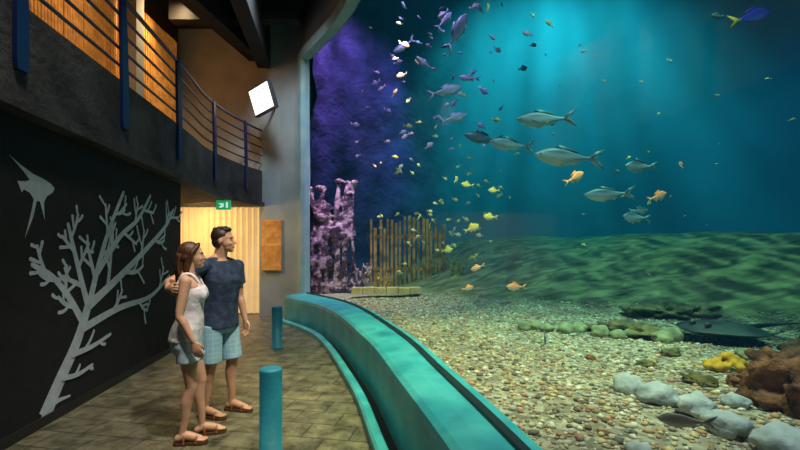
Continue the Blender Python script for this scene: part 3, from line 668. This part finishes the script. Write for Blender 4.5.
Wm=person('woman',(-1.75,3.50,0),18,wp,M_SKINW)
t=Wm['tow']; hp=Wm['hp']; E=Wm['E']
g=Geo(); loft(g,[(.845,-.03,.128,.178),(.87,-.03,.128,.178),(.94,-.018,.122,.172),(1.02,0,.106,.150),(1.08,.0,.10,.142),(1.16,.006,.106,.148),(1.23,.02,.122,.158),(1.27,.016,.112,.153),(1.30,.008,.098,.13)])
for sg in (-1,1):
    g.ell((.085,sg*.065,1.215),(.055,.06,.06))
    g.tube([(.09,sg*.075,1.25),(.075,sg*.088,1.32),(.02,sg*.10,1.39),(-.045,sg*.095,1.375),(-.085,sg*.08,1.28)],[.016,.014,.013,.014,.016],n=8,flat=1.0)
g.xf(t); remesh(g,'tank_top',mat('white_cotton',(.74,.70,.72),(.88,.85,.87),10,.85,bump=.5,bscale=14,dist=.03),.008,3,E)
M_DENIM=mat('pale_denim',(.36,.55,.68),(.60,.73,.82),30,.85,bump=.4,bscale=60,dist=.004)
g=Geo(); loft(g,[(.74,-.02,.10,.155),(.80,-.022,.122,.172),(.86,-.025,.124,.174),(.91,-.02,.112,.162)])
for k in('legR','legL'):
    H,K,A=Wm['legs'][k][:3]; a=H.lerp(K,.40); g.tube([H,H.lerp(K,.2),a],[.09,.088,.092],n=18,endcap=False)
g.xf(t); remesh(g,'denim_shorts',M_DENIM,.007,2,E)
h=Geo()
h.ell((-.026,0,.048),(.100,.086,.096),n=20,m=12); h.ell((-.055,0,.0),(.07,.080,.085)); 
for sg in (-1,1):
    h.tube([(.062,sg*.02,.112),(.045,sg*.062,.085),(.0,sg*.084,.03),(-.03,sg*.082,-.05)],[.016,.020,.024,.022],n=10)
    h.tube([(-.03,sg*.072,-.02),(-.06,sg*.066,-.12),(-.075,sg*.05,-.22),(-.085,sg*.035,-.30)],[.030,.030,.026,.012],n=10)
h.tube([(-.085,0,.03),(-.105,0,-.06),(-.115,.01,-.16),(-.12,0,-.26),(-.115,-.01,-.35)],[.055,.056,.05,.038,.015],n=14)
for k in range(16):
    a=random.uniform(-1.2,1.2); y=.085*math.sin(a); x=-.08-.05*math.cos(a)
    h.tube([(x,y,.02),(x-.02,y*1.05,-.12),(x+random.uniform(-.03,.02),y*.9,-.25),(x+random.uniform(-.02,.03),y*.8,-.33-.05*random.random())],[.012,.014,.012,.005],n=6,sub=3)
h.xf(hp).xf(t); remesh(h,'hair',M_HAIRW,.006,3,E)
# ---- man
MT=[(.84,-.01,.09,.14),(.92,-.015,.12,.172),(1.0,-.01,.112,.165),(1.1,0,.108,.158),(1.2,.005,.115,.168),(1.3,.01,.122,.19),(1.39,.0,.11,.20),(1.45,-.01,.085,.18),(1.495,-.012,.06,.11)]
mpz=dict(torso=MT,limb=1.02,neck=[(-.01,0,1.505)],head=(.035,0,1.675),hs=.97,nr=.06,sh=.20,hand=1.0,foot=.265,hyaw=6,hpitch=5,hairm=M_HAIRM,
 armR=[(-1.805,3.87,1.435),(-2.01,3.67,1.31),(-1.885,3.415,1.275)],armR_w=1,armR_h=((.75,-.65,-.12),(.55,.8,0),(0,0,1),.38),
 armL=[(-.005,.222,1.43),(-.02,.27,1.13),(.06,.26,.885)],armL_h=((.2,0,-1),(0,-1,0),(1,0,0),.35),
 legR=[(-.01,-.10,.88),(-.02,-.11,.49),(-.08,-.12,.11)],legR_y=10,legL=[(-.01,.10,.88),(.03,.11,.49),(.02,.12,.11)],legL_y=12)
Mn=person('man',(-1.73,4.06,0),-22,mpz,M_SKINM)
t=Mn['tow']; hp=Mn['hp']; E=Mn['E']
m=mat('navy_tshirt',(.016,.030,.07),(.045,.08,.14),16,.85,contrast=(.40,.75),bump=.5,bscale=9,dist=.04)
g=Geo(); loft(g,[(.845,-.01,.138,.19),(.92,-.012,.136,.19),(1.0,-.008,.128,.182),(1.1,0,.125,.176),(1.2,.006,.131,.185),(1.3,.01,.137,.205),(1.39,.0,.127,.213),(1.45,-.01,.10,.193),(1.485,-.012,.078,.125)])
for k,fr in (('armR',.62),('armL',.6)):
    S,El,Wr=Mn['arms'][k]; a=S.lerp(El,fr); g.ell(S,(.068,.068,.066)); g.tube([S+Vector((0,0,.005)),S.lerp(El,.3),a],[.066,.064,.068],n=16,endcap=False)
for sg in (-1,1): g.tube([(-.012,sg*.07,1.485),(-.012,sg*.13,1.465),(-.01,sg*.19,1.44)],[.045,.05,.055],n=10)
g.xf(t); remesh(g,'tshirt',m,.008,3,E)
m,nt,b=new_mat('check_shorts'); N=nt.nodes;L=nt.links; tc=N.new('ShaderNodeTexCoord'); br=N.new('ShaderNodeTexBrick'); br.inputs['Scale'].default_value=1; br.offset=0; br.inputs['Brick Width'].default_value=.045; br.inputs['Row Height'].default_value=.045; br.inputs['Mortar Size'].default_value=.003
br.inputs['Color1'].default_value=(.26,.50,.64,1); br.inputs['Color2'].default_value=(.32,.55,.68,1); br.inputs['Mortar'].default_value=(.42,.62,.72,1)
mp=N.new('ShaderNodeMapping'); mp.inputs['Rotation'].default_value=(math.pi/2,0,0); L.new(tc.outputs['Object'],mp.inputs['Vector']); L.new(mp.outputs['Vector'],br.inputs['Vector']); L.new(br.outputs['Color'],b.inputs['Base Color']); b.inputs['Roughness'].default_value=.85
g=Geo(); loft(g,[(.80,-.01,.11,.16),(.86,-.012,.128,.185),(.93,-.012,.124,.178)])
for k in('legR','legL'):
    H,K,A=Mn['legs'][k][:3]; a=H.lerp(K,.90); g.tube([H,H.lerp(K,.5),a],[.10,.098,.102],n=18,endcap=False)
g.xf(t); remesh(g,'shorts',m,.007,2,E)
h=Geo(); h.ell((-.024,0,.055),(.098,.082,.088),n=20,m=12); h.ell((-.06,0,.0),(.055,.073,.07)); h.ell((.04,0,.110),(.045,.06,.024))
for k in range(26):
    a=random.uniform(0,6.28); rr=random.uniform(0,.07); x=-.015+rr*math.cos(a)*1.1; y=rr*math.sin(a)
    h.tube([(x,y,.12),(x+.012,y,.138+random.uniform(-.008,.008)),(x+.025,y+.005,.14)],[.012,.010,.005],n=6,sub=2)
h.xf(hp).xf(t); remesh(h,'hair',M_HAIRM,.006,3,E)
# ------------------------------------------------------------------ lights
def light(name,kind,loc,target,energy,color,size=1,spot=60,blend=.6,pattern=None):
    l=bpy.data.lights.new(name,kind); l.energy=energy; l.color=color
    if kind=='AREA': l.size=size
    elif kind=='SPOT': l.spot_size=math.radians(spot); l.spot_blend=blend; l.shadow_soft_size=size
    else: l.shadow_soft_size=size
    o=bpy.data.objects.new(name,l); o.location=loc; COL.objects.link(o)
    o.rotation_euler=(Vector(target)-Vector(loc)).to_track_quat('-Z','Y').to_euler()
    if pattern:   # rippled-water gobo on the lamp
        l.use_nodes=True; nt=l.node_tree; N=nt.nodes; L=nt.links; em=N.get('Emission')
        tc=N.new('ShaderNodeTexCoord'); mp=N.new('ShaderNodeMapping'); mp.inputs['Scale'].default_value=pattern[1]; L.new(tc.outputs['Normal'],mp.inputs['Vector'])
        if pattern[0]=='caustic':
            nz=N.new('ShaderNodeTexNoise'); nz.inputs['Scale'].default_value=2.0; L.new(mp.outputs['Vector'],nz.inputs['Vector'])
            ad=N.new('ShaderNodeMix'); ad.data_type='RGBA'; ad.blend_type='ADD'; ad.inputs['Factor'].default_value=.6; L.new(mp.outputs['Vector'],ad.inputs['A']); L.new(nz.outputs['Color'],ad.inputs['B'])
            vo=N.new('ShaderNodeTexVoronoi'); vo.feature='DISTANCE_TO_EDGE'; vo.inputs['Scale'].default_value=1; L.new(ad.outputs['Result'],vo.inputs['Vector'])
            r=N.new('ShaderNodeMapRange'); r.inputs['From Min'].default_value=0; r.inputs['From Max'].default_value=.22; r.inputs['To Min'].default_value=pattern[2]; r.inputs['To Max'].default_value=pattern[3]; L.new(vo.outputs['Distance'],r.inputs['Value'])
        else:
            nz=N.new('ShaderNodeTexNoise'); nz.inputs['Scale'].default_value=1; nz.inputs['Detail'].default_value=3; L.new(mp.outputs['Vector'],nz.inputs['Vector'])
            r=N.new('ShaderNodeMapRange'); r.inputs['From Min'].default_value=.38; r.inputs['From Max'].default_value=.65; r.inputs['To Min'].default_value=pattern[2]; r.inputs['To Max'].default_value=pattern[3]; L.new(nz.outputs['Fac'],r.inputs['Value'])
        L.new(r.outputs['Result'],em.inputs['Strength'])
    return o
light('tank_lamp_main','SPOT',(4.0,10.2,11.2),(5.2,14,6.4),4700,(.17,.90,.86),.3,105,1,('rays',(12,.6,.6),.70,1.3))
light('tank_lamp_bank','SPOT',(5.6,6.0,10.5),(5.4,7.4,1.0),2100,(.78,1,.55),.08,62,1,('caustic',(20,9,9),3.0,.5))
light('tank_fill_fish','SPOT',(3.0,4.6,10.0),(2.2,7.0,3.4),2000,(.8,1,1),.2,50,1)  # unseen fill added to brighten the silver fish
light('tank_fill_near','SPOT',(2.2,1.8,7.0),(3.3,4.3,3.4),340,(.9,1,1),.2,40,1)  # unseen fill added because the blue surgeonfish was dim
light('tank_lamp_gravel','SPOT',(1.5,3.6,7.5),(1.2,4.8,.4),3500,(1,.84,.40),.1,56,1,('caustic',(26,26,26),1.6,.8))
light('tank_fill_boulder','SPOT',(2.6,2.0,6),(2.3,3.0,.4),620,(.95,.88,1),.2,60,1)  # unseen fill added to lighten the boulders
light('tank_lamp_sill','SPOT',(0,8,6),(-.2,9.9,.5),1500,(1,.72,.2),.2,50,1)
light('tank_fill_slats','SPOT',(.4,9.6,5.5),(.2,11.7,1.6),480,(1,.62,.12),.1,45,1)  # added fill that makes the reflection slats look lit
light('tank_lamp_violet','SPOT',(-.8,10.6,10.5),(-1.8,13.2,7.0),3600,(.75,.18,1),.3,65,1,('rays',(10,3,3),.3,1.8))
light('tank_lamp_violet','SPOT',(.6,7.6,9.5),(.3,9.2,5.5),1700,(.80,.50,1),.2,60,1)
light('tank_fill_pillar','SPOT',(-1.2,9.7,6.0),(-1.8,11.3,1.8),1200,(1,.50,.80),.1,45,.8)  # added pink fill for the reflection pillar
light('tank_fill_edge','SPOT',(9,6,10),(12,9,3.5),900,(.12,.35,.9),.3,90,1)  # faint unseen fill added to tint the right wall blue
light('corridor_fill','SPOT',(.25,1.6,5.9),(-1.75,3.85,1.0),1050,(1,.90,.80),.15,34,.9)  # unseen narrow spot added to brighten the couple
light('corridor_fill','SPOT',(-1.4,2.0,6.9),(-2.2,4.2,0),470,(1,.92,.74),.4,95,1)
light('corridor_fill','SPOT',(-2.4,7.6,6.9),(-3.0,9.6,2.5),420,(.80,.93,1),.3,100,1)
light('doorway_lamp','AREA',(-4.8,9.6,2.6),(-4.2,10.6,1.0),45,(1,.62,.25),.8)
light('balcony_lamp','SPOT',(-4.6,8.9,6.9),(-5.6,8.9,4.6),300,(1,.66,.32),.2,130,1)
light('balcony_lamp','SPOT',(-4.6,6.2,6.9),(-5.5,6.2,4.5),160,(1,.58,.28),.2,130,1)
w=bpy.data.worlds.new('World'); scene.world=w; w.use_nodes=True; w.node_tree.nodes['Background'].inputs[0].default_value=(.25,.4,.5,1); w.node_tree.nodes['Background'].inputs[1].default_value=.05
# ------------------------------------------------------------------ camera
cam=bpy.data.cameras.new('camera'); co=bpy.data.objects.new('camera',cam); COL.objects.link(co)
co.location=(0,0,1.57); co.rotation_euler=(math.pi/2,0,0); cam.sensor_width=36; cam.lens=36*420/800; cam.shift_y=27/800; cam.clip_start=.05
scene.camera=co
